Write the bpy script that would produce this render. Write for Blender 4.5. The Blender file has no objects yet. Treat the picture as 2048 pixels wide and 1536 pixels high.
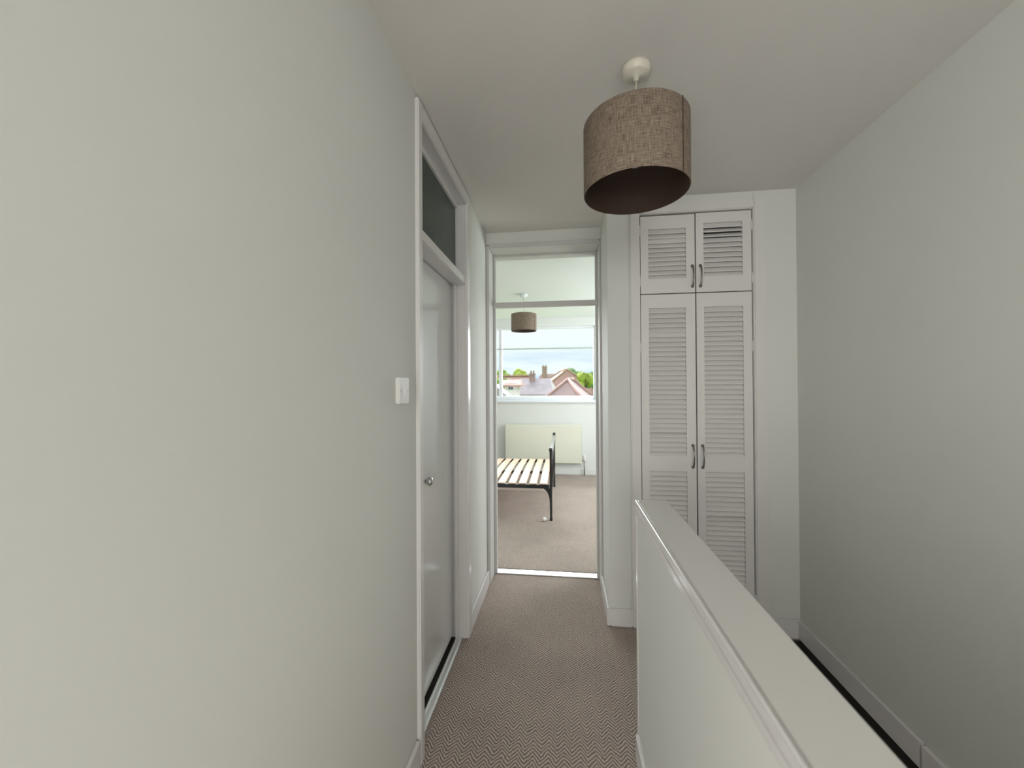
import bpy, bmesh, math, random
from mathutils import Vector, Matrix
random.seed(7)
C = bpy.context.scene.collection
PI = math.pi
ZC = 2.426      # ceiling height
WL = -.532      # landing left wall
WR = 1.252      # landing right wall
YF = 2.75       # wall with the bedroom doorway
YC = 2.358      # wall with the cupboard
YB = 6.30       # bedroom window wall
YN = -3.6       # landing end behind the camera

# ------------------------------------------------------------------ camera, world, lights, exposure
yaw, pitch, roll, fpx = .1284, .0068, -.0058, 806.3
F = Vector((-math.sin(yaw)*math.cos(pitch), math.cos(yaw)*math.cos(pitch), math.sin(pitch)))
U = Vector((math.sin(yaw)*math.sin(pitch), -math.cos(yaw)*math.sin(pitch), math.cos(pitch)))
R = Vector((math.cos(yaw), math.sin(yaw), 0))
CR = R*math.cos(roll)+U*math.sin(roll); CU = -R*math.sin(roll)+U*math.cos(roll)
cam = bpy.data.cameras.new('camera'); co = bpy.data.objects.new('camera', cam); C.objects.link(co)
cam.sensor_width = 36; cam.sensor_fit = 'HORIZONTAL'; cam.lens = fpx/2048*36; cam.clip_start = .02; cam.clip_end = 500
M = Matrix((CR, CU, -F)).transposed().to_4x4(); M.translation = Vector((0, 0, 1.36)); co.matrix_world = M
bpy.context.scene.camera = co
cam.dof.use_dof = True; cam.dof.focus_distance = 1.75; cam.dof.aperture_fstop = 2.8
vs = bpy.context.scene.view_settings
vs.view_transform = 'Standard'; vs.look = 'None'; vs.gamma = 1; vs.use_curve_mapping = False; vs.exposure = 0.0

def sky():
    w = bpy.data.worlds.new('overcast_sky'); bpy.context.scene.world = w; w.use_nodes = True
    nt = w.node_tree; N = nt.nodes; L = nt.links
    bg = N['Background']; tc = N.new('ShaderNodeTexCoord'); mp = N.new('ShaderNodeMapping')
    mp.inputs['Scale'].default_value = (1.2, 1.2, 9)
    nz = N.new('ShaderNodeTexNoise'); nz.inputs['Scale'].default_value = 3.0; nz.inputs['Detail'].default_value = 5
    cr = N.new('ShaderNodeValToRGB')
    cr.color_ramp.elements[0].position = .42; cr.color_ramp.elements[0].color = (.60, .77, .97, 1)
    cr.color_ramp.elements[1].position = .60; cr.color_ramp.elements[1].color = (.90, .98, 1.0, 1)
    L.new(tc.outputs['Generated'], mp.inputs['Vector']); L.new(mp.outputs['Vector'], nz.inputs['Vector'])
    L.new(nz.outputs['Fac'], cr.inputs['Fac'])
    # thinner cloud low down, even white cloud above
    sp = N.new('ShaderNodeSeparateXYZ'); L.new(tc.outputs['Generated'], sp.inputs[0])
    mr = N.new('ShaderNodeMapRange'); mr.inputs[1].default_value = .05; mr.inputs[2].default_value = .11
    L.new(sp.outputs['Z'], mr.inputs[0])
    mx = N.new('ShaderNodeMix'); mx.data_type = 'RGBA'
    L.new(mr.outputs[0], mx.inputs['Factor']); L.new(cr.outputs['Color'], mx.inputs['A']); mx.inputs['B'].default_value = (.93, 1.0, 1.0, 1)
    L.new(mx.outputs['Result'], bg.inputs['Color']); bg.inputs['Strength'].default_value = 1.05
sky()

def sun(name, d, e, ang, col=(1, 1, 1)):
    l = bpy.data.lights.new(name, 'SUN'); l.energy = e; l.angle = math.radians(ang); l.color = col
    o = bpy.data.objects.new(name, l); C.objects.link(o); o.rotation_euler = Vector(d).to_track_quat('-Z', 'Y').to_euler(); return o
def area(name, loc, d, sx, sy, e, col=(1, 1, 1)):
    l = bpy.data.lights.new(name, 'AREA'); l.shape = 'RECTANGLE'; l.size = sx; l.size_y = sy; l.energy = e; l.color = col
    o = bpy.data.objects.new(name, l); C.objects.link(o); o.location = loc
    o.rotation_euler = Vector(d).to_track_quat('-Z', 'Z').to_euler(); return o
sun('bedroom_fill_sun', (.12, -.88, -.47), 15, 70, (.97, .985, 1))  # added broad sun lamp, strengthens the daylight into the bedroom
sun('roof_fill_sun', (.25, .75, -.75), .5, 12, (1, .97, .93))  # added sun lamp from behind, brightens the roofs outside
# added fill lights in made-up unseen openings of the landing, stairs and bedroom
area('landing_fill_light', (0, YN-.03, 1.45), (0, 1, 0), .95, 1.5, 42, (1, .985, .95))
area('left_fill_light', (WL-.10, -.75, 1.06), (1, .25, 0), .9, 1.9, 46, (1, .985, .955))
area('stair_fill_light', (WR+.05, -1.3, 1.6), (-1, .1, 0), .9, 1.1, 9, (1, .985, .955))
area('bedroom_fill_light', (1.92, 4.75, 1.55), (-1, 0, 0), 1.9, 1.3, 76, (.96, .99, 1))

# ------------------------------------------------------------------ materials
def mat(name, col, rough=.5, metal=0, bump=0, bscale=200, var=0, vscale=3, spec=.5, coat=0):
    m = bpy.data.materials.new(name); m.use_nodes = True; nt = m.node_tree; N = nt.nodes; L = nt.links
    b = N['Principled BSDF']; b.inputs['Base Color'].default_value = (*col, 1)
    b.inputs['Roughness'].default_value = rough; b.inputs['Metallic'].default_value = metal
    b.inputs['Specular IOR Level'].default_value = spec; b.inputs['Coat Weight'].default_value = coat
    tc = N.new('ShaderNodeTexCoord')
    if var:
        nz = N.new('ShaderNodeTexNoise'); nz.inputs['Scale'].default_value = vscale; nz.inputs['Detail'].default_value = 4
        L.new(tc.outputs['Object'], nz.inputs['Vector'])
        cr = N.new('ShaderNodeValToRGB'); cr.color_ramp.elements[0].position = .3; cr.color_ramp.elements[1].position = .7
        cr.color_ramp.elements[0].color = (*[c*(1-var) for c in col], 1); cr.color_ramp.elements[1].color = (*[min(1, c*(1+var)) for c in col], 1)
        L.new(nz.outputs['Fac'], cr.inputs['Fac']); L.new(cr.outputs['Color'], b.inputs['Base Color'])
    if bump:
        n2 = N.new('ShaderNodeTexNoise'); n2.inputs['Scale'].default_value = bscale; n2.inputs['Detail'].default_value = 2
        L.new(tc.outputs['Object'], n2.inputs['Vector'])
        bp = N.new('ShaderNodeBump'); bp.inputs['Strength'].default_value = bump; bp.inputs['Distance'].default_value = .002
        L.new(n2.outputs['Fac'], bp.inputs['Height']); L.new(bp.outputs['Normal'], b.inputs['Normal'])
    return m
m_wall = mat('cream_emulsion', (.725, .727, .690), .75, bump=.08, bscale=260, var=.015, vscale=2)
m_ceil = mat('ceiling_emulsion', (.73, .705, .67), .85, bump=.08, bscale=260, var=.015)
m_bwall = mat('bedroom_white_emulsion', (.74, .765, .745), .75, bump=.15)
m_trim = mat('white_gloss_trim', (.76, .745, .735), .22, var=.01)
m_frame = mat('satin_door_frame', (.62, .61, .59), .6, var=.01, spec=.3)
m_door = mat('white_gloss_door', (.70, .705, .69), .16, var=.01)
m_cap = mat('half_wall_cap_paint', (.70, .69, .66), .35, bump=.1, bscale=120)
m_cup = mat('cupboard_paint', (.74, .725, .70), .38, var=.01)
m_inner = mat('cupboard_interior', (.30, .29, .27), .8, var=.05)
m_chrome = mat('polished_chrome', (.62, .62, .62), .12, metal=1, var=.03)
m_dchrome = mat('worn_steel_handle', (.30, .28, .26), .28, metal=1, var=.05)
m_ali = mat('aluminium_strip', (.86, .87, .87), .28, metal=1, bump=.4, bscale=400, var=.04)
m_plastic = mat('white_plastic', (.80, .79, .77), .3, var=.01)
m_cplastic = mat('cream_plastic', (.70, .66, .56), .35, var=.01)
m_bath = mat('dark_green_room', (.045, .085, .07), .6, var=.1)
m_black = mat('black_metal', (.007, .008, .009), .3, var=.1)
m_railtop = mat('black_gloss_metal', (.03, .034, .04), .18, spec=.9, coat=.6, var=.1)
m_inshade = mat('dark_shade_lining', (.035, .016, .008), .75, var=.1)
m_bulb = mat('opal_bulb_glass', (.82, .80, .78), .25, var=.01)
m_rad = mat('cream_radiator_enamel', (.76, .77, .66), .35, var=.01)
m_transom_bar = mat('grey_transom_bar', (.42, .46, .44), .4, var=.01)
m_upvc = mat('white_window_frame', (.80, .83, .88), .3, var=.01)
m_dark = mat('near_black_fill', (.02, .016, .013), .9, var=.1)  # near-black, also stands in for shade in the stairwell and under the door

def glass(name, col, fac):
    m = bpy.data.materials.new(name); m.use_nodes = True; nt = m.node_tree; N = nt.nodes; L = nt.links
    N.remove(N['Principled BSDF']); o = N['Material Output']
    t = N.new('ShaderNodeBsdfTransparent'); t.inputs['Color'].default_value = (*col, 1)
    g = N.new('ShaderNodeBsdfGlossy'); g.inputs['Roughness'].default_value = .03
    fr = N.new('ShaderNodeFresnel'); fr.inputs['IOR'].default_value = 1.45
    ml = N.new('ShaderNodeMath'); ml.operation = 'MULTIPLY'; ml.inputs[1].default_value = fac
    mx = N.new('ShaderNodeMixShader'); L.new(fr.outputs[0], ml.inputs[0]); L.new(ml.outputs[0], mx.inputs[0])
    L.new(t.outputs[0], mx.inputs[1]); L.new(g.outputs[0], mx.inputs[2]); L.new(mx.outputs[0], o.inputs['Surface'])
    return m
m_glass = glass('clear_window_glass', (.97, .99, .98), .06)
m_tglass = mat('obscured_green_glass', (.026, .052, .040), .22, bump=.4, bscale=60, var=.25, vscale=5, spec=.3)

def carpet():
    m = bpy.data.materials.new('herringbone_carpet'); m.use_nodes = True; nt = m.node_tree; N = nt.nodes; L = nt.links
    b = N['Principled BSDF']; b.inputs['Roughness'].default_value = .95; b.inputs['Specular IOR Level'].default_value = .15
    tc = N.new('ShaderNodeTexCoord'); sp = N.new('ShaderNodeSeparateXYZ')
    # slight waviness of the yarn
    nz = N.new('ShaderNodeTexNoise'); nz.inputs['Scale'].default_value = 28; L.new(tc.outputs['Object'], nz.inputs['Vector'])
    va = N.new('ShaderNodeVectorMath'); va.operation = 'MULTIPLY_ADD'; va.inputs[1].default_value = (.016, .016, 0)
    L.new(nz.outputs['Color'], va.inputs[0]); L.new(tc.outputs['Object'], va.inputs[2]); L.new(va.outputs[0], sp.inputs[0])
    def mth(op, a, bb=None):
        n = N.new('ShaderNodeMath'); n.operation = op
        for i, x in enumerate((a, bb)):
            if x is None: continue
            if isinstance(x, (int, float)): n.inputs[i].default_value = x
            else: L.new(x, n.inputs[i])
        return n.outputs[0]
    tri = mth('PINGPONG', sp.outputs['X'], .029)
    t = mth('ADD', sp.outputs['Y'], mth('MULTIPLY', tri, 1.15))
    s = mth('SINE', mth('MULTIPLY', t, 2*PI/.0165))
    s = mth('ADD', mth('MULTIPLY', s, .5), .5)
    fib = N.new('ShaderNodeTexNoise'); fib.inputs['Scale'].default_value = 420; fib.inputs['Detail'].default_value = 3; L.new(tc.outputs['Object'], fib.inputs['Vector'])
    pat = N.new('ShaderNodeTexNoise'); pat.inputs['Scale'].default_value = 2.2; pat.inputs['Detail'].default_value = 3; L.new(tc.outputs['Object'], pat.inputs['Vector'])
    h = mth('ADD', mth('MULTIPLY', s, .62), mth('MULTIPLY', mth('SUBTRACT', fib.outputs['Fac'], .44), 1.7))
    h = mth('ADD', h, mth('MULTIPLY', mth('SUBTRACT', pat.outputs['Fac'], .5), .25))
    cr = N.new('ShaderNodeValToRGB'); e = cr.color_ramp.elements
    e[0].position = .0; e[0].color = (.13, .104, .09, 1); e[1].position = .85; e[1].color = (.72, .61, .54, 1)
    L.new(h, cr.inputs['Fac']); L.new(cr.outputs['Color'], b.inputs['Base Color'])
    bp = N.new('ShaderNodeBump'); bp.inputs['Strength'].default_value = .6; bp.inputs['Distance'].default_value = .004
    L.new(h, bp.inputs['Height']); L.new(bp.outputs['Normal'], b.inputs['Normal'])
    return m
m_carpet = carpet()

def linen():
    m = bpy.data.materials.new('taupe_linen'); m.use_nodes = True; nt = m.node_tree; N = nt.nodes; L = nt.links
    b = N['Principled BSDF']; b.inputs['Roughness'].default_value = .9; b.inputs['Specular IOR Level'].default_value = .2
    uv = N.new('ShaderNodeUVMap'); outs = []
    for sc in ((30, 480, 1), (480, 30, 1)):
        mp = N.new('ShaderNodeMapping'); mp.inputs['Scale'].default_value = sc; L.new(uv.outputs[0], mp.inputs['Vector'])
        nz = N.new('ShaderNodeTexNoise'); nz.inputs['Scale'].default_value = 1; nz.inputs['Detail'].default_value = 2
        L.new(mp.outputs[0], nz.inputs['Vector']); outs.append(nz.outputs['Fac'])
    a = N.new('ShaderNodeMath'); a.operation = 'ADD'; L.new(outs[0], a.inputs[0]); L.new(outs[1], a.inputs[1])
    h = N.new('ShaderNodeMath'); h.operation = 'MULTIPLY'; L.new(a.outputs[0], h.inputs[0]); h.inputs[1].default_value = .5
    cr = N.new('ShaderNodeValToRGB'); e = cr.color_ramp.elements
    e[0].position = .36; e[0].color = (.10, .076, .056, 1); e[1].position = .64; e[1].color = (.33, .262, .203, 1)
    L.new(h.outputs[0], cr.inputs['Fac']); L.new(cr.outputs['Color'], b.inputs['Base Color'])
    bp = N.new('ShaderNodeBump'); bp.inputs['Strength'].default_value = .4; bp.inputs['Distance'].default_value = .001
    L.new(h.outputs[0], bp.inputs['Height']); L.new(bp.outputs['Normal'], b.inputs['Normal'])
    return m
m_linen = linen()
m_seam = mat('linen_seam', (.075, .048, .034), .9, var=.1)

def pine():
    m = bpy.data.materials.new('pine_slat'); m.use_nodes = True; nt = m.node_tree; N = nt.nodes; L = nt.links
    b = N['Principled BSDF']; b.inputs['Roughness'].default_value = .4
    tc = N.new('ShaderNodeTexCoord'); mp = N.new('ShaderNodeMapping'); mp.inputs['Scale'].default_value = (60, 2.5, 1)
    nz = N.new('ShaderNodeTexNoise'); nz.inputs['Scale'].default_value = 1; nz.inputs['Detail'].default_value = 3
    L.new(tc.outputs['Object'], mp.inputs[0]); L.new(mp.outputs[0], nz.inputs['Vector'])
    cr = N.new('ShaderNodeValToRGB'); cr.color_ramp.elements[0].color = (.66, .40, .26, 1); cr.color_ramp.elements[1].color = (.92, .68, .52, 1)
    L.new(nz.outputs['Fac'], cr.inputs['Fac']); L.new(cr.outputs['Color'], b.inputs['Base Color']); return m
m_pine = pine()
m_roof_red = mat('terracotta_roof', (.47, .29, .27), .8, var=.14, vscale=1.5)
m_roof_pink = mat('weathered_pink_roof', (.50, .355, .37), .8, var=.12, vscale=1.2)
m_roof_grey = mat('grey_slate_roof', (.38, .33, .37), .8, var=.12, vscale=2)
m_ridge = mat('orange_ridge_tile', (.34, .215, .13), .8, var=.15, vscale=3)
m_brick = mat('orange_brick', (.72, .53, .46), .85, var=.15, vscale=3)
m_render = mat('pale_rendered_wall', (.78, .74, .80), .8, var=.05)
m_stack = mat('chimney_brick', (.36, .26, .24), .85, var=.15)
m_pane = mat('dark_window_pane', (.10, .12, .16), .15, var=.1)
m_leaf_a = mat('bright_green_foliage', (.22, .34, .07), .8, var=.35, vscale=2)
m_leaf_b = mat('yellow_green_foliage', (.34, .42, .07), .8, var=.3, vscale=2)
m_leaf_c = mat('mid_green_foliage', (.15, .28, .09), .8, var=.35, vscale=2)
m_bark = mat('bark', (.12, .08, .05), .9, var=.2, vscale=5)
m_grass = mat('garden_grass', (.22, .34, .10), .95, var=.25, vscale=.4)

# ------------------------------------------------------------------ mesh helpers
def box(bm, x0, x1, y0, y1, z0, z1, bev=0, seg=2, mtx=None):
    r = bmesh.ops.create_cube(bm, size=1)
    vv = r['verts']
    for v in vv:
        v.co = Vector(((x0+x1)/2+v.co.x*(x1-x0), (y0+y1)/2+v.co.y*(y1-y0), (z0+z1)/2+v.co.z*(z1-z0)))
    if bev:
        es = list({e for v in vv for e in v.link_edges})
        r = bmesh.ops.bevel(bm, geom=es, offset=bev, segments=seg, affect='EDGES', clamp_overlap=True)
        vv = list({v for f in r['faces'] for v in f.verts} | {v for v in vv if v.is_valid})
    if mtx is not None:
        for v in vv: v.co = mtx @ v.co
    return vv
def lathe(bm, prof, n=40, loc=(0, 0, 0), axis='Z', caps=True):
    rings = []
    for r, z in prof:
        ring = []
        for i in range(n):
            a = 2*PI*i/n; p = (r*math.cos(a), r*math.sin(a), z)
            if axis == 'X': p = (p[2], p[0], p[1])
            if axis == 'Y': p = (p[0], p[2], p[1])
            ring.append(bm.verts.new(Vector(loc)+Vector(p)))
        rings.append(ring)
    for a, b in zip(rings, rings[1:]):
        for i in range(n):
            f = bm.faces.new((a[i], a[(i+1) % n], b[(i+1) % n], b[i])); f.smooth = True
    if caps:
        bm.faces.new(rings[0]); bm.faces.new(rings[-1])
    return rings
def tube(bm, pts, r, n=12):
    pts = [Vector(p) for p in pts]; rings = []
    up = Vector((0, 0, 1))
    for i, p in enumerate(pts):
        d = (pts[min(i+1, len(pts)-1)]-pts[max(i-1, 0)]).normalized()
        a = d.cross(up)
        if a.length < .05: a = d.cross(Vector((1, 0, 0)))
        a.normalize(); b = d.cross(a)
        rr = r[i] if isinstance(r, (list, tuple)) else r
        rings.append([bm.verts.new(p+a*rr*math.cos(2*PI*k/n)+b*rr*math.sin(2*PI*k/n)) for k in range(n)])
    for a, b in zip(rings, rings[1:]):
        for k in range(n):
            f = bm.faces.new((a[k], a[(k+1) % n], b[(k+1) % n], b[k])); f.smooth = True
    bm.faces.new(rings[0]); bm.faces.new(rings[-1])
def prism(bm, poly, axis, a, b):
    """poly in the two other axes, extruded along axis from a to b"""
    def P(p, t):
        return {'X': (t, p[0], p[1]), 'Y': (p[0], t, p[1]), 'Z': (p[0], p[1], t)}[axis]
    A = [bm.verts.new(P(p, a)) for p in poly]; B = [bm.verts.new(P(p, b)) for p in poly]
    bm.faces.new(A); bm.faces.new(B)
    for i in range(len(poly)):
        bm.faces.new((A[i], A[(i+1) % len(poly)], B[(i+1) % len(poly)], B[i]))
def obj(name, bm, m, parent=None, smooth=False):
    bmesh.ops.recalc_face_normals(bm, faces=bm.faces)
    me = bpy.data.meshes.new(name); bm.to_mesh(me); bm.free(); me.materials.append(m)
    o = bpy.data.objects.new(name, me); C.objects.link(o)
    if parent: o.parent = parent; o.matrix_parent_inverse = Matrix.Translation(-parent.location)
    return o
def nb(): return bmesh.new()
def bx(name, m, dims, parent=None, bev=0, seg=2):
    bm = nb()
    if not isinstance(dims[0], (tuple, list)): dims = [dims]
    for d in dims: box(bm, *d, bev=bev, seg=seg)
    return obj(name, bm, m, parent)
def struct(o):
    o['kind'] = 'structure'; return o
def thing(name, label, cat, loc=(0, 0, 0), group=None):
    o = bpy.data.objects.new(name, None); C.objects.link(o); o.location = loc
    o.empty_display_size = .1; o['label'] = label; o['category'] = cat
    if group: o['group'] = group
    return o
def skirt(name, m, x0, x1, y0, y1, z0=0, h=.1):
    bm = nb(); box(bm, x0, x1, y0, y1, z0, z0+h, bev=.004); return struct(obj(name, bm, m))

# ------------------------------------------------------------------ the shell
HX0, HX1, HY = .2626, .3776, 1.552     # half wall faces and end
LY = 1.60                              # edge of the top landing in front of the stairs
# floors
struct(bx('floor', m_carpet, [(WL-.1, HX1-.01, YN-.1, LY, -.2, 0), (WL-.1, .395, LY-.001, 2.34, -.2, 0), (WL-.1, WR+.1, 2.339, 3.0, -.2, 0)]))
struct(bx('floor_bedroom', m_carpet, (-2.7, 2.0, 3.0, YB+.15, -.2, .001)))
struct(bx('ceiling', m_ceil, (WL-.2, WR+.2, YN-.1, 3.0, ZC, ZC+.12)))
struct(bx('ceiling_bedroom', m_bwall, (-2.7, 2.05, 3.0, YB+.15, ZC, ZC+.12)))
# left wall with the bathroom door opening
DY0, DY1, DZ = 1.437, 2.14, 2.352
struct(bx('wall_left', m_wall, [(WL-.12, WL, YN, -1.24, 0, ZC), (WL-.12, WL, -.26, DY0-.025, 0, ZC), (WL-.12, WL, -1.241, -.259, 2.09, ZC), (WL-.12, WL, DY1+.025, 2.95, 0, ZC), (WL-.12, WL, DY0-.026, DY1+.026, DZ+.022, ZC)]))
# right wall goes down into the stairwell, opening for the added stair fill light behind the camera
struct(bx('wall_right', m_wall, [(WR, WR+.12, -.82, 3.0, -2.7, ZC), (WR, WR+.12, YN, -1.78, -2.7, ZC), (WR, WR+.12, -1.781, -.819, -2.7, 1.02), (WR, WR+.12, -1.781, -.819, 2.18, ZC)]))
struct(bx('wall_back', m_wall, [(WL-.12, -.5, YN-.12, YN, -2.7, ZC), (.5, WR+.12, YN-.12, YN, -2.7, ZC), (-.5, .5, YN-.12, YN, -2.7, .68), (-.5, .5, YN-.12, YN, 2.22, ZC)]))
# wall round the bedroom doorway, and the wall face with the cupboard
struct(bx('wall_front', m_wall, [(WL-.12, .2501, YF, 3.0, 2.345, ZC), (.2501, .425, YC, 3.0, 0, ZC), (1.032, WR+.01, YC, 3.0, 0, ZC), (.424, 1.033, YC, 3.0, 2.334, ZC),
      (.424, 1.033, 2.9, 3.0, 0, 2.34)]))
# bathroom behind the left door
struct(bx('wall_bathroom', m_bath, [(-1.9, -1.8, 1.0, 2.8, -.1, ZC), (-1.9, WL-.12, 1.0, 1.1, -.1, ZC), (-1.9, WL-.12, 2.7, 2.8, -.1, ZC), (-1.9, WL-.1, 1.0, 2.8, ZC, ZC+.1)]))
struct(bx('floor_bathroom', m_dark, (-1.9, WL-.1, 1.0, 2.8, -.1, 0)))
# stairwell
struct(bx('wall_stairwell', m_wall, [(HX1-.1, HX1-.012, YN, LY, -2.7, -.2), (.30, .39, LY, 2.35, -2.7, -.2), (.38, WR+.1, 2.34, 2.44, -2.7, -.2)]))
struct(bx('stair_shade_sheet', m_dark, [(WR-.014, WR, YN, 2.34, -2.7, -.004), (.395, WR-.014, 2.325, 2.34, -.6, -.004)]))  # dark sheets standing in for the shade down the stairwell
st = [(.39, WR-.014, LY, 2.326, -2.7, -.2)]
for i in range(13):
    y0, y1 = LY-.23*(i+1), LY-.23*i
    if y1 > YN: st.append((HX1-.012, WR-.014, max(y0, YN), y1, -2.7, -.2*(i+2)))
struct(bx('floor_stairs', m_carpet, st))
# bedroom walls
struct(bx('wall_bedroom_left', m_bwall, (-2.7, -2.6, 2.95, YB+.1, 0, ZC)))
struct(bx('wall_bedroom_right', m_bwall, [(1.9, 2.0, 2.95, 3.75, 0, ZC), (1.9, 2.0, 5.75, YB+.1, 0, ZC), (1.9, 2.0, 3.75, 5.75, 0, .88), (1.9, 2.0, 3.75, 5.75, 2.22, ZC)]))
struct(bx('wall_bedroom_near', m_bwall, [(-2.7, WL-.04, 3.0, 3.02, 0, ZC), (.30, 2.0, 3.0, 3.02, 0, ZC), (WL-.05, .31, 3.0, 3.02, 2.36, ZC)]))
WX0, WX1, WZ0, WZ1 = -2.25, .50, 1.125, 2.30
struct(bx('wall_bedroom_window', m_bwall, [(-2.7, WX0, YB, YB+.25, 0, ZC), (WX1, 2.0, YB, YB+.25, 0, ZC), (WX0-.001, WX1+.001, YB, YB+.25, 0, WZ0), (WX0-.001, WX1+.001, YB, YB+.25, WZ1, ZC)]))

# skirting boards
skirt('baseboard_left', m_trim, WL, WL+.015, -.25, 1.395)
skirt('baseboard_left', m_trim, WL, WL+.015, 2.195, YF+.0)
skirt('baseboard_return', m_trim, .2351, .2501, YC-.015, YF)
skirt('baseboard_front', m_trim, .2502, .374, YC-.015, YC)
skirt('baseboard_front', m_trim, 1.09, WR, YC-.015, YC)
skirt('baseboard_right', m_trim, WR-.016, WR, LY, YC-.015)
skirt('baseboard_half_wall', m_trim, HX0-.014, HX0, YN, HY-.035)
bm = nb(); box(bm, WR-.018, WR, YN, LY-.004, -.05, .095, bev=.004)
struct(obj('trim_stair_string', bm, m_trim))
skirt('baseboard_bedroom', m_bwall, -2.6, 1.9, YB-.015, YB)

# half wall with its cap
ZT = 1.36-.4242
struct(bx('wall_half', m_wall, (HX0, HX1-.008, YN, HY-.012, -.05, ZT-.022)))
bm = nb(); box(bm, HX0+.004, HX1, YN, HY+.008, ZT-.022, ZT, bev=.005, seg=3); struct(obj('trim_half_wall_cap', bm, m_cap))
bm = nb(); box(bm, HX0-.004, HX0+.005, YN, HY+.008, ZT-.022, ZT+.001, bev=.0035, seg=3); struct(obj('trim_half_wall_nosing', bm, m_trim))
bm = nb(); box(bm, HX0-.002, HX1-.004, HY-.03, HY, .0, ZT-.0225, bev=.003); struct(obj('trim_half_wall_end', bm, m_trim))
bm = nb(); box(bm, HX0-.004, HX0+.001, YN, HY-.03, ZT-.044, ZT-.0225, bev=.0015); struct(obj('trim_half_wall_bead', bm, m_trim))

# ------------------------------------------------------------------ left door (door_1)
d1 = bpy.data.objects.new('door_1', None); C.objects.link(d1); d1.location = (-.6, (DY0+DY1)/2, 0); struct(d1)
bx('architrave', m_trim, [(WL, WL+.016, 1.398, DY0+.002, 0, 2.415)], d1, bev=.004)
bx('architrave', m_trim, [(WL, WL+.016, DY1-.002, 2.195, 0, 2.415)], d1, bev=.004)
bx('architrave', m_trim, [(WL, WL+.0155, DY0+.002, DY1-.002, DZ, 2.415)], d1, bev=.004)
bx('jamb', m_trim, (WL-.12, WL, DY0-.025, DY0, 0, DZ), d1)
bx('jamb', m_trim, (WL-.12, WL, DY1, DY1+.025, 0, DZ), d1)
bx('head_jamb', m_trim, (WL-.12, WL, DY0-.024, DY1+.024, DZ, DZ+.022), d1)
bx('door_stop', m_trim, [(-.592, -.575, DY0, DY0+.014, 0, 1.915), (-.592, -.575, DY1-.014, DY1, 0, 1.915)], d1, bev=.002)
bx('transom_rail', m_trim, (-.645, WL+.004, DY0, DY1, 1.915, 1.96), d1, bev=.004)
leaf = bx('door_leaf', m_door, (-.645, -.603, DY0+.003, DY1-.003, .028, 1.912), d1, bev=.002)
fr = bx('transom_frame', m_trim, [(-.61, -.572, DY0, DY0+.012, 1.96, DZ), (-.61, -.572, DY1-.006, DY1, 1.96, DZ), (-.61, -.572, DY0+.012, DY1-.006, DZ-.02, DZ), (-.61, -.572, DY0+.012, DY1-.006, 1.96, 1.968)], d1)
bx('transom_pane', m_tglass, (-.588, -.582, DY0+.011, DY1-.005, 1.967, DZ-.019), fr)
bm = nb(); lathe(bm, [(.0, 0), (.024, 0), (.024, .004), (.018, .008), (.009, .010), (.008, .034), (.012, .038), (.0175, .046), (.0185, .054), (.015, .062), (.0, .066)], 28, (-.603, 1.605, .972), 'X', caps=False)
k = obj('door_knob', bm, m_chrome, d1); k['label'] = 'round chrome door knob'
bx('dark_gap_strip', m_dark, (-.66, -.591, DY0, DY1, 0, .003), d1)  # dark strip laid in for the shade under the door leaf
bm = nb(); box(bm, -.59, -.553, DY0+.0, DY1, 0, .006, bev=.002)
for q in (-.582, -.561): box(bm, q-.004, q+.004, DY0, DY1, .005, .010, bev=.002)
t = obj('threshold_strip', bm, m_ali, d1); t['label'] = 'ridged silver metal threshold strip'

# ------------------------------------------------------------------ bedroom doorway (door_2)
d2 = bpy.data.objects.new('door_2', None); C.objects.link(d2); d2.location = (-.13, 2.9, 0); struct(d2)
XL, XR = -.532, .2501
ARC = 2.318
bx('jamb', m_frame, (XL, XL+.022, YF-.012, 3.03, 0, ARC+.02), d2, bev=.004)
bx('jamb', m_frame, (XR-.012, XR+.0, YF-.012, 3.03, 0, ARC+.02), d2, bev=.004)
bx('head_jamb', m_frame, (XL+.022, XR-.012, YF-.012, 3.03, ARC, ARC+.03), d2, bev=.004)
bx('door_stop', m_frame, (XL+.022, XL+.040, 2.90, 2.945, 0, ARC), d2, bev=.003)
bx('door_stop', m_frame, (XR-.027, XR-.012, 2.90, 2.945, 0, ARC), d2, bev=.003)
bx('transom_rail', m_frame, (XL+.022, XR-.012, 2.89, 2.945, 1.938, 1.972), d2, bev=.003)
bx('glazing_bead', m_frame, [(XL+.045, XR-.027, 2.91, 2.935, ARC-.012, ARC)], d2)
bx('transom_pane', m_glass, (XL+.044, XR-.026, 2.92, 2.924, 1.971, ARC-.011), d2)
bm = nb(); xm = -.13
for a, b in ((XL+.022, xm-.001), (xm+.001, XR-.012)):
    box(bm, a, b, 2.905, 2.972, 0, .008, bev=.003)
t = obj('threshold_strip', bm, m_ali, d2); t['label'] = 'bright silver metal threshold strip across the bedroom doorway'
bx('dark_gap_strip', m_dark, (XL+.022, XR-.012, 2.972, 2.99, 0, .003), d2)

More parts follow.
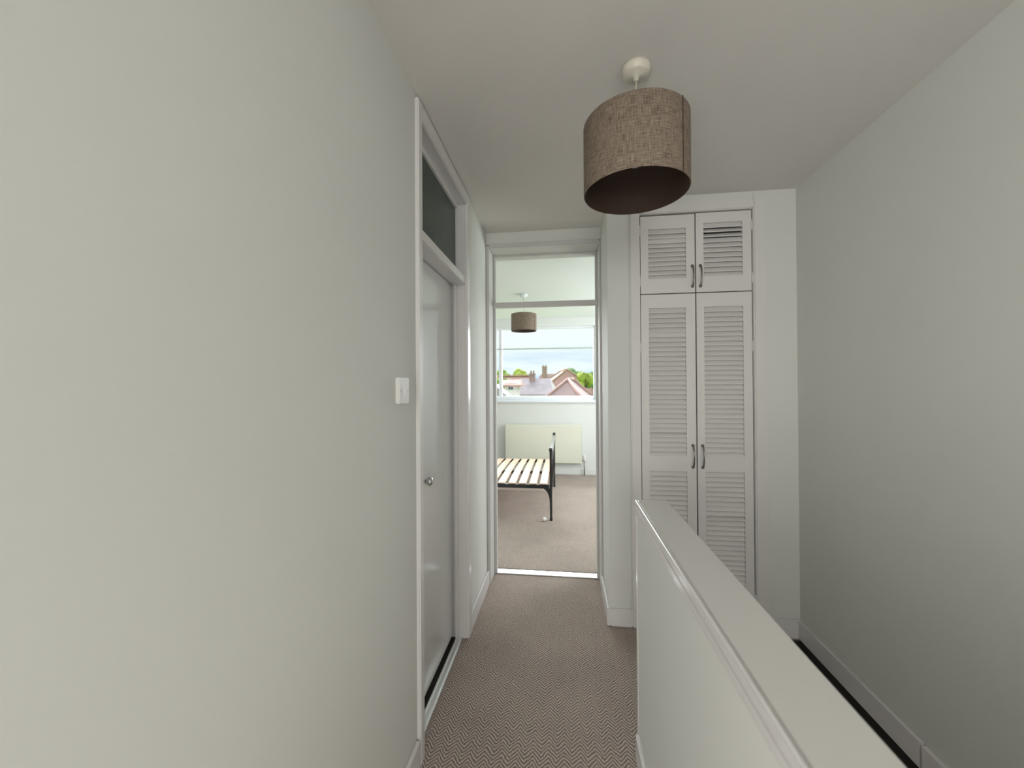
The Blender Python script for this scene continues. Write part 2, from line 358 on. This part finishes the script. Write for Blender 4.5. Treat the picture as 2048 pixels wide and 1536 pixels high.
# ------------------------------------------------------------------ bedroom window (window_1)
w1 = bpy.data.objects.new('window_1', None); C.objects.link(w1); w1.location = ((WX0+WX1)/2, YB, WZ0); struct(w1)
FY0, FY1 = YB+.06, YB+.12
bx('window_frame', m_upvc, [(WX0, WX0+.05, FY0, FY1, WZ0+.0, WZ1), (WX1-.045, WX1, FY0, FY1, WZ0+.0, WZ1), (WX0+.05, WX1-.045, FY0, FY1, WZ1-.03, WZ1), (WX0+.05, WX1-.045, FY0, FY1, WZ0+.02, WZ0+.085),
     (-.98, -.93-.10, FY0, FY1, WZ0+.085, WZ1-.03)], w1)
bx('transom_bar', m_transom_bar, (WX0+.05, WX1-.045, FY0-.01, FY1, 1.954, 1.967), w1)
bx('window_pane', m_glass, (WX0+.04, WX1-.04, FY0+.03, FY0+.034, WZ0+.08, 1.955), w1)
bx('window_pane', m_glass, (WX0+.04, WX1-.04, FY0+.03, FY0+.034, 1.973, WZ1-.028), w1)
bx('window_sill', m_upvc, (WX0-.03, WX1+.02, YB-.05, FY0+.01, WZ0-.012, WZ0+.02), w1, bev=.006)
w5 = bx('fill_frame_stair', m_upvc, [(WR+.06, WR+.11, -1.78, -1.73, 1.02, 2.18), (WR+.06, WR+.11, -.87, -.82, 1.02, 2.18), (WR+.06, WR+.11, -1.73, -.87, 1.02, 1.06), (WR+.06, WR+.11, -1.73, -.87, 2.14, 2.18)]); struct(w5)  # added frame around the unseen stair fill light
# added frames around the unseen fill lights
w2 = bx('fill_frame_landing', m_upvc, [(-.5, -.45, YN-.10, YN-.04, .68, 2.22), (.45, .5, YN-.10, YN-.04, .68, 2.22), (-.5, .5, YN-.10, YN-.04, .68, .73), (-.5, .5, YN-.10, YN-.04, 2.17, 2.22)]); struct(w2)
w3 = bx('fill_frame_left', m_trim, [(WL-.12, WL+.016, -1.24, -1.21, 0, 2.09), (WL-.12, WL+.016, -.29, -.26, 0, 2.09), (WL-.12, WL+.016, -1.24, -.26, 2.06, 2.09), (WL-.14, WL-.12, -1.24, -.26, 0, 2.09)], bev=.002); struct(w3)  # made-up doorway framing the left fill light
w4 = bx('fill_frame_bedroom', m_upvc, [(1.93, 1.98, 3.75, 3.8, .88, 2.22), (1.93, 1.98, 5.7, 5.75, .88, 2.22), (1.93, 1.98, 3.75, 5.75, .88, .93), (1.93, 1.98, 3.75, 5.75, 2.17, 2.22)]); struct(w4)

# ------------------------------------------------------------------ louvred cupboard
cb = thing('louvred_cupboard', 'tall built-in white cupboard with four louvred doors behind the half wall', 'cupboard', (.728, YC, 0))
CX0, CX1, CZ1 = .430, 1.028, 2.328
bx('cupboard_frame', m_cup, [(CX0-.004, CX0, YC-.004, YC+.5, 0, CZ1), (CX1, CX1+.004, YC-.004, YC+.5, 0, CZ1), (CX0, CX1, YC-.004, YC+.5, CZ1, CZ1+.005), (CX0, CX1, YC+.03, YC+.06, 0, .025)], cb)
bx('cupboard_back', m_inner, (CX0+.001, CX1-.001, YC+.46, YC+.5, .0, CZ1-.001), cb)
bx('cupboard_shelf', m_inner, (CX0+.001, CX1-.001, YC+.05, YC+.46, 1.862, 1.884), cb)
bx('architrave', m_cup, (.374, CX0-.001, YC-.018, YC, 0, 2.378), cb, bev=.005)
bx('architrave', m_cup, (CX1+.001, 1.09, YC-.018, YC, 0, 2.378), cb, bev=.005)
bx('architrave', m_cup, (CX0-.001, CX1+.001, YC-.0175, YC, CZ1+.001, 2.378), cb, bev=.005)
PITCH = .0268
def slat_mesh(w):
    bm = nb(); mt = Matrix.Rotation(math.radians(56), 4, 'X')
    box(bm, -w/2, w/2, -.0175, .0175, -.003, .003, bev=.0018, seg=1, mtx=mt)
    bmesh.ops.recalc_face_normals(bm, faces=bm.faces)
    me = bpy.data.meshes.new('slat'); bm.to_mesh(me); bm.free(); me.materials.append(m_cup); return me
DT = .024
def louvre_door(x0, x1, z0, z1, bays, sl, sr, zh, hx, hinge_x):
    """stiles sl, sr wide; bays = louvred openings (za, zb)"""
    y0, y1 = YC-.002, YC-.002+DT
    dims = [(x0, x0+sl, y0, y1, z0, z1), (x1-sr, x1, y0, y1, z0, z1)]
    edges = [z0]+[q for b in bays for q in b]+[z1]
    for i in range(0, len(edges), 2): dims.append((x0+sl, x1-sr, y0+.0005, y1-.0005, edges[i], edges[i+1]))
    d = bx('door', m_cup, dims, cb)
    me = slat_mesh(x1-sr-x0-sl+.002); xc = (x0+sl+x1-sr)/2
    for za, zb in bays:
        n = int(round((zb-za)/PITCH)); p = (zb-za)/n
        for i in range(n):
            s = bpy.data.objects.new('slat', me); C.objects.link(s); s.parent = d
            s.location = Vector((xc, (y0+y1)/2+.001, za+(i+.5)*p))
            if random.random() < .05: s.rotation_euler = (math.radians(random.choice((-14, 12))), 0, 0)
    # bow handle with flared ends
    bm = nb(); n = 14; pts = []; rs = []
    for i in range(n+1):
        t = i/n; z = zh[0]+.006+(zh[1]-zh[0]-.012)*t
        pts.append((hx, y0-.005-.022*math.sin(PI*t)**.6, z)); rs.append(.0052-.0014*math.sin(PI*t))
    tube(bm, pts, rs, 10)
    for z in (zh[0]+.009, zh[1]-.009): lathe(bm, [(0, 0), (.0085, 0), (.0085, -.004), (.006, -.009), (0, -.010)], 14, (hx, y0, z), 'Y', caps=False)
    h = obj('handle', bm, m_dchrome, d)
    for z in ((z0+.16, z1-.30) if z1-z0 > 1 else (z0+.07, z1-.08)):
        bm = nb(); lathe(bm, [(0, -.03), (.0045, -.03), (.0045, .03), (0, .03)], 10, (hinge_x, y0-.003, z), 'Z', caps=False)
        obj('hinge', bm, m_cup, d)
    return d
up = [(1.962, 2.245)]; up2 = [(1.966, 2.266)]
low = [(.13, .882), (.965, 1.798)]
louvre_door(.4345, .7275, 1.881, 2.319, up, .043, .046, (1.905, 2.037), .7135, .4322)
louvre_door(.7345, 1.0235, 1.881, 2.322, up2, .040, .045, (1.905, 2.037), .7560, 1.0258)
louvre_door(.4345, .7275, .03, 1.875, low, .043, .050, (.898, 1.036), .7085, .4322)
louvre_door(.7345, 1.0235, .03, 1.875, low, .040, .045, (.898, 1.036), .7600, 1.0258)

# ------------------------------------------------------------------ pendants
def shade_mesh(r, z0, z1, n=96):
    bm = nb(); uvl = bm.loops.layers.uv.new('UVMap')
    def ring(rr, z): return [bm.verts.new((rr*math.cos(2*PI*i/n), rr*math.sin(2*PI*i/n), z)) for i in range(n)]
    A = [ring(r-.002, z0), ring(r, z0+.003), ring(r, z1-.003), ring(r-.002, z1)]
    for a, b, za, zb in zip(A, A[1:], (z0, z0+.003, z1-.003), (z0+.003, z1-.003, z1)):
        for i in range(n):
            f = bm.faces.new((a[i], a[(i+1) % n], b[(i+1) % n], b[i])); f.smooth = True
            for lp, (u, v) in zip(f.loops, ((i, za), (i+1, za), (i+1, zb), (i, zb))): lp[uvl].uv = (u*2*PI*r/n, v)
    return bm
def pendant(name, label, x, y, r, z0, z1, rose_r, seam_ang, drop, rx=0, ry=0, rm=None):
    t = thing(name, label, 'lamp', (x, y, ZC))
    bm = nb(); lathe(bm, [(0, ZC), (rose_r, ZC), (rose_r*1.0, ZC-.010), (rose_r*.93, ZC-.024), (rose_r*.80, ZC-.031), (rose_r*.2, ZC-.033), (rose_r*.18, ZC-.045), (.0, ZC-.046)], 36, (x+rx, y+ry, 0), caps=False)
    obj('ceiling_rose', bm, rm or m_cplastic, t)
    bm = nb(); tube(bm, [(x+rx, y+ry, ZC-.044), (x+rx*.55, y+ry*.55, (ZC+z1)/2), (x, y, z1-.03)], .0035, 10); obj('cord', bm, m_cplastic, t)
    bm = shade_mesh(r, z0, z1); bmesh.ops.translate(bm, verts=bm.verts, vec=(x, y, 0)); sh = obj('lamp_shade', bm, m_linen, t)
    bm = nb(); lathe(bm, [(r-.002, z0), (r-.0045, z0+.001), (r-.0045, z1-.001), (r-.002, z1)], 96, (x, y, 0), caps=False); o = obj('shade_lining', bm, m_inshade, sh); o['label'] = 'dark brown inside of the shade'
    c, s = math.cos(seam_ang), math.sin(seam_ang)
    bm = nb(); mt = Matrix.Translation((x, y, 0)) @ Matrix.Rotation(seam_ang, 4, 'Z')
    box(bm, r-.001, r+.0012, -.0022, .0022, z0+.001, z1-.001, mtx=mt); obj('seam', bm, m_seam, sh)
    # spider ring, lamp holder, bulb
    bm = nb(); zs = z1-.02
    for k in range(3):
        a = k*2*PI/3+.4; tube(bm, [(x+.02*math.cos(a), y+.02*math.sin(a), zs-.02), (x+(r-.004)*math.cos(a), y+(r-.004)*math.sin(a), zs)], .0022, 8)
    lathe(bm, [(.018, zs-.023), (.024, zs-.023), (.024, zs-.018), (.018, zs-.018)], 24, (x, y, 0), caps=False); obj('shade_carrier', bm, m_cplastic, t)
    bm = nb(); lathe(bm, [(0, z1-.028), (.012, z1-.03), (.018, z1-.045), (.018, z1-.085), (0, z1-.086)], 24, (x, y, 0), caps=False); obj('lamp_holder', bm, m_cplastic, t)
    zb = drop
    bm = nb(); lathe(bm, [(.012, z1-.084), (.013, z1-.095), (.022, zb+.055), (.029, zb+.035), (.0295, zb+.022), (.024, zb+.008), (.013, zb+.001), (0, zb)], 28, (x, y, 0), caps=False); obj('bulb', bm, m_bulb, t)
    return t
pendant('pendant_lamp', 'large brown linen drum shade hanging from the landing ceiling', .236, 1.355, .1665, 1.99, 2.215, .047, math.radians(-46), 2.078, .010, .030)
pendant('pendant_lamp', 'small brown drum shade hanging in the bedroom before the window', -.455, 4.62, .146, 2.0, 2.195, .045, math.radians(-30), 2.06, 0, 0, m_bwall)

# ------------------------------------------------------------------ light switch
s = thing('light_switch', 'square white light switch on the left wall beside the door', 'light switch', (WL, 1.264, 1.35))
bx('switch_plate', m_plastic, (WL, WL+.0135, 1.222, 1.306, 1.307, 1.392), s, bev=.003)
bm = nb(); prism(bm, [(WL+.0133, 1.333), (WL+.0165, 1.333), (WL+.0145, 1.366), (WL+.0133, 1.366)], 'Y', 1.254, 1.275); obj('rocker', bm, m_plastic, s)
for y in (1.234, 1.294):
    bm = nb(); lathe(bm, [(0, .0133), (.003, .0133), (.003, .0143), (0, .0145)], 12, (WL, y, 1.35), 'X', caps=False); obj('screw', bm, m_chrome, s)

# ------------------------------------------------------------------ radiator
RX0, RX1, RZ0, RZ1 = -.915, .262, .185, .775
r_ = thing('radiator', 'cream panel radiator on the bedroom wall under the window', 'radiator', ((RX0+RX1)/2, YB, RZ0))
bx('radiator_panel', m_rad, (RX0, RX1, YB-.087, YB-.067, RZ0, RZ1), r_, bev=.008, seg=3)
bx('front_plate', m_rad, (RX0+.035, RX1-.035, YB-.089, YB-.084, RZ0+.04, RZ1-.035), r_, bev=.002)
bx('side_panel', m_rad, (RX0-.001, RX0+.004, YB-.083, YB-.025, RZ0+.02, RZ1-.005), r_)
bx('side_panel', m_rad, (RX1-.004, RX1+.001, YB-.083, YB-.025, RZ0+.02, RZ1-.005), r_)
bx('rear_panel', m_rad, (RX0, RX1, YB-.04, YB-.025, RZ0, RZ1-.01), r_, bev=.005)
bx('top_grille', m_rad, [(RX0+.01, RX1-.01, YB-.066, YB-.04, RZ1-.02, RZ1-.012)], r_)
for q in (-.75, .06): bx('bracket', m_rad, (q, q+.03, YB-.026, YB-.001, .25, .7), r_)
bm = nb(); lathe(bm, [(0, .21), (.016, .21), (.017, .235), (.019, .24), (.019, .30), (.014, .312), (0, .314)], 20, (.30, YB-.055, 0), caps=False); obj('valve', bm, m_plastic, r_)
bm = nb(); tube(bm, [(.30, YB-.055, .0), (.30, YB-.055, .215)], .0085, 12); tube(bm, [(.26, YB-.055, .225), (.30, YB-.055, .225)], .009, 12); obj('pipe', bm, m_dchrome, r_)

# ------------------------------------------------------------------ bed frame
bd = thing('bed_frame', 'black metal bed frame with bare pine slats standing in the bedroom', 'bed', (-.16, 4.1, 0))
BX, BY0, BY1, SZ = -.155, 4.10, 5.52, .355
HEADX = -2.12
bx('side_rail', m_black, (HEADX, BX, BY0, BY0+.028, SZ-.03, SZ+.008), bd, bev=.003)
bx('side_rail', m_black, (HEADX, BX, BY1-.028, BY1, SZ-.03, SZ+.012), bd, bev=.003)
bx('centre_rail', m_black, (HEADX, BX, (BY0+BY1)/2-.015, (BY0+BY1)/2+.015, SZ-.03, SZ+.0), bd)
bm = nb(); n = 10; hw = .041
rows = []
for i in range(n+1):
    t = i/n; y = -.69+1.38*t; z = .016*math.sin(PI*t)
    rows.append([bm.verts.new(p) for p in ((-hw, y, z), (-hw+.006, y, z+.009), (hw-.006, y, z+.009), (hw, y, z), (0, y, z-.002))])
for a, b in zip(rows, rows[1:]):
    for k in range(5): bm.faces.new((a[k], a[(k+1) % 5], b[(k+1) % 5], b[k]))
bm.faces.new(rows[0]); bm.faces.new(rows[-1])
s0 = obj('slat', bm, m_pine, bd); s0.matrix_parent_inverse.identity()
for i in range(18):
    s = s0 if i == 0 else s0.copy()
    if i: C.objects.link(s)
    s.location = Vector((-.215-.1085*i, (BY0+BY1)/2, SZ+.009))-bd.location
# footboard
for y in (BY0+.015, BY1-.015):
    bm = nb(); lathe(bm, [(0, 0), (.016, 0), (.016, .02), (.0125, .03), (.0125, .70), (.017, .706), (.02, .718), (.017, .73), (.008, .737), (0, .738)], 18, (BX+.016, y, 0), caps=False)
    obj('post', bm, m_black, bd)
bm = nb(); box(bm, BX+.0, BX+.036, BY0+.03, BY1-.03, .685, .715, bev=.009, seg=3); o = obj('top_rail', bm, m_railtop, bd)
for z in (.26, .60):
    bm = nb(); tube(bm, [(BX+.016, BY0+.02, z), (BX+.016, BY1-.02, z)], .009, 10); obj('cross_rail', bm, m_black, bd)
for i in range(11):
    y = BY0+.02+(BY1-BY0-.04)*(i+1)/12
    bm = nb(); tube(bm, [(BX+.016, y, .26), (BX+.016, y, .69)], .006, 8); obj('spindle', bm, m_black, bd)
for y in (BY0, BY1-.028):   # curved brackets under the rails
    bm = nb(); pts = [(BX+.006, SZ-.028), (BX-.075, SZ-.028)]
    for i in range(7):
        a = i/6*PI/2; pts.append((BX-.075+.081*math.sin(a)*.95, SZ-.028-.14*(1-math.cos(a))))
    prism(bm, pts, 'Y', y+.004, y+.024); obj('bracket', bm, m_black, bd)
for y in (BY0+.015, BY1-.015):
    bm = nb(); lathe(bm, [(0, 0), (.016, 0), (.0125, .03), (.0125, 1.0), (.02, 1.02), (0, 1.03)], 18, (HEADX, y, 0), caps=False); obj('head_post', bm, m_black, bd)
bm = nb(); tube(bm, [(HEADX, BY0+.02, .98), (HEADX, BY1-.02, .98)], .012, 10); obj('head_rail', bm, m_black, bd)
# small ball by the bed's foot
bm = nb(); bmesh.ops.create_icosphere(bm, subdivisions=3, radius=.021)
for f in bm.faces: f.smooth = True
bmesh.ops.translate(bm, verts=bm.verts, vec=(-.205, 4.085, .022))
o = obj('ball', bm, m_bulb); o['label'] = 'small white ball on the carpet by the foot of the bed'; o['category'] = 'ball'

# ------------------------------------------------------------------ outside
GZ = -3.2
struct(bx('ground', m_grass, (-90, 90, YB+1.5, 160, GZ-.5, GZ)))
def house(label, x, y, w, d, eave, ridge, axis, mr, mw, rot=0, hip=0, chim=(), wins=(), ridge_m=None):
    t = thing('house', label, 'house', (x, y, GZ)); t.rotation_euler = (0, 0, rot)
    def add(name, bm, m, par):
        bmesh.ops.recalc_face_normals(bm, faces=bm.faces); me = bpy.data.meshes.new(name); bm.to_mesh(me); bm.free(); me.materials.append(m)
        o = bpy.data.objects.new(name, me); C.objects.link(o); o.parent = par; return o
    bm = nb(); box(bm, -w/2, w/2, -d/2, d/2, 0, eave-GZ); 
    hr = ridge-GZ; he = eave-GZ
    if hip < 1e-3:
        if axis == 'X': prism(bm, [(-d/2, he), (d/2, he), (0, hr-.15)], 'X', -w/2, w/2)
        else: prism(bm, [(-w/2, he), (w/2, he), (0, hr-.15)], 'Y', -d/2, d/2)
    wl = add('wall', bm, mw, t)
    ov = .35; W, D = w/2+ov, d/2+ov
    bm = nb(); z0 = he-.15
    if axis == 'X': A, B = Vector((-W+hip*W, 0, hr)), Vector((W-hip*W, 0, hr))
    else: A, B = Vector((0, -D+hip*D, hr)), Vector((0, D-hip*D, hr))
    cs = [Vector((-W, -D, z0)), Vector((W, -D, z0)), Vector((W, D, z0)), Vector((-W, D, z0))]
    lo = [bm.verts.new(c) for c in cs]; lo2 = [bm.verts.new(c-Vector((0, 0, .14))) for c in cs]; a = bm.verts.new(A); b = bm.verts.new(B)
    if axis == 'X':
        bm.faces.new((lo[0], lo[1], b, a)); bm.faces.new((lo[2], lo[3], a, b)); bm.faces.new((lo[1], lo[2], b)); bm.faces.new((lo[3], lo[0], a))
    else:
        bm.faces.new((lo[1], lo[2], b, a)); bm.faces.new((lo[3], lo[0], a, b)); bm.faces.new((lo[0], lo[1], a)); bm.faces.new((lo[2], lo[3], b))
    for i in range(4): bm.faces.new((lo[i], lo[(i+1) % 4], lo2[(i+1) % 4], lo2[i]))
    bm.faces.new(lo2[::-1])
    rf = add('roof', bm, mr, t)
    if ridge_m:
        bm = nb(); up = Vector((0, 0, .05)); tube(bm, [A+up, B+up], .13, 8)
        if hip > 0 or True:
            for c in cs:
                e = A if (c-A).length < (c-B).length else B
                tube(bm, [e+up, c+up], .12, 8)
        add('ridge_tiles', bm, ridge_m, rf)
    for (cx, cy, cw, top) in chim:
        bm = nb(); box(bm, cx-cw/2, cx+cw/2, cy-cw*.4, cy+cw*.4, he, top-GZ-.1); box(bm, cx-cw/2-.06, cx+cw/2+.06, cy-cw*.4-.06, cy+cw*.4+.06, top-GZ-.1, top-GZ)
        for q in (-.25, .25): lathe(bm, [(.09, top-GZ), (.08, top-GZ+.28)], 10, (cx+q*cw, cy, 0))
        add('chimney', bm, m_stack, rf)
    for (wx, wz, ww, wh) in wins:
        bm = nb(); z = wz-GZ
        box(bm, wx-ww/2, wx+ww/2, -d/2-.06, -d/2+.02, z, z+wh); f = add('window', bm, m_upvc, wl)
        for k in (-1, 1):
            bm = nb(); xx = wx+k*ww*.24; box(bm, xx-ww*.2, xx+ww*.2, -d/2-.08, -d/2-.055, z+.1, z+wh-.1); add('pane', bm, m_pane, f)
    return t
def P(u, v, Y):   # the spot in the view at distance Y
    a, b = (u-1024), (v-768)
    x = (a*math.cos(roll)+b*math.sin(roll))/fpx; y = (-a*math.sin(roll)+b*math.cos(roll))/fpx
    d = F+R*x-U*y; q = d*(Y/d.y); return Vector((q.x, q.y, q.z+1.36))
p = P(1128, 741, 54); house('large hipped house with a red roof and orange ridge, right of centre outside', p.x, 54, 12.4, 8, p.z-4.6, p.z, 'Y', m_roof_red, m_brick, rot=.22, hip=.62, ridge_m=m_ridge)
p = P(1135, 760, 28); house('nearest house with a pale pink hipped roof in front of the large red roof', p.x+.2, 28, 4.3, 5.0, p.z-2.4, p.z, 'Y', m_roof_pink, m_render, rot=-.3, hip=.8, ridge_m=m_roof_red)
p = P(1092, 748, 72); house('narrow far house with a tall chimney stack, centre of the window view', p.x+1.0, 72, 5.5, 5, p.z-2.2, p.z, 'X', m_stack, m_brick, hip=.4, chim=[(-1.2, -1, .85, p.z+1.3), ])
p = P(1034, 753, 43); house('orange-roofed house with a brick wall and two windows, left outside', p.x-.3, 43.5, 4.6, 4, p.z-1.1, p.z, 'X', m_roof_red, m_brick, rot=.1, hip=.3, wins=[(-1.6, p.z-2.6, .8, 1.1), (1.4, p.z-2.6, .8, 1.1)], ridge_m=m_ridge)
p = P(1070, 757, 38); house('low house with a grey slate roof, between the orange and red roofs', p.x, 38, 3.4, 4, p.z-1.3, p.z, 'X', m_roof_grey, m_roof_pink, rot=-.1, hip=.3, chim=[(-.2, -.3, .5, p.z+.45)])
p = P(1003, 768, 22); house('small house with a blue-grey sloping roof, bottom left outside', p.x-.3, 22, 2.4, 4.0, p.z-1.2, p.z, 'Y', m_roof_grey, m_render, rot=.1, hip=.0)
p = P(1028, 763, 33); house('narrow white rendered house in front of the orange roof, left outside', p.x, 32, .95, 2, p.z-.15, p.z+.12, 'X', m_roof_red, m_render, hip=.1, wins=[(0, p.z-.75, .4, .45)])

def tree(label, u, v, Y, rad, m, group=None):
    p = P(u, v, Y); t = thing('tree', label, 'tree', (p.x, Y, GZ))
    bm = nb(); cz = p.z-rad*.85-GZ
    tube(bm, [(0, 0, 0), (.05, .03, cz*.5), (0, 0, cz)], [.22, .15, .08], 8)
    for k in range(4):
        a = k*1.6; tube(bm, [(0, 0, cz*.8), (math.cos(a)*rad*.5, math.sin(a)*rad*.5, cz+rad*.1)], [.07, .03], 6)
    o = obj('trunk', bm, m_bark); o.parent = t
    bm = nb(); rnd = random.Random(int(u))
    for k in range(13):
        r = rad*rnd.uniform(.32, .55); a = rnd.uniform(0, 2*PI); h = rnd.uniform(-.5, .55)*rad; q = rad*.62*math.sqrt(max(.05, 1-(h/rad)**2))*rnd.uniform(.3, 1)
        rr = bmesh.ops.create_icosphere(bm, subdivisions=2, radius=r)
        for vv in rr['verts']: vv.co = vv.co*rnd.uniform(.84, 1.12)+Vector((q*math.cos(a), q*math.sin(a), cz+h))
    o = obj('crown', bm, m); o.parent = t
    return t
tree('bright green tree left of the orange roof outside', 1004, 739, 52, 1.35, m_leaf_a)
tree('low green tree at the left edge of the window view', 1000, 754, 36, 1.0, m_leaf_a)
tree('yellow-green tree rising behind the orange roof', 1044, 740, 62, 1.6, m_leaf_b)
tree('green tree showing above the right slope of the red roof', 1147, 737, 66, 1.7, m_leaf_c)
tree('bright yellow conifer-like tree beside the right end of the red roof', 1170, 743, 42, 1.0, m_leaf_b)
tree('darker green tree at the right edge of the window view', 1189, 745, 44, 1.2, m_leaf_c)
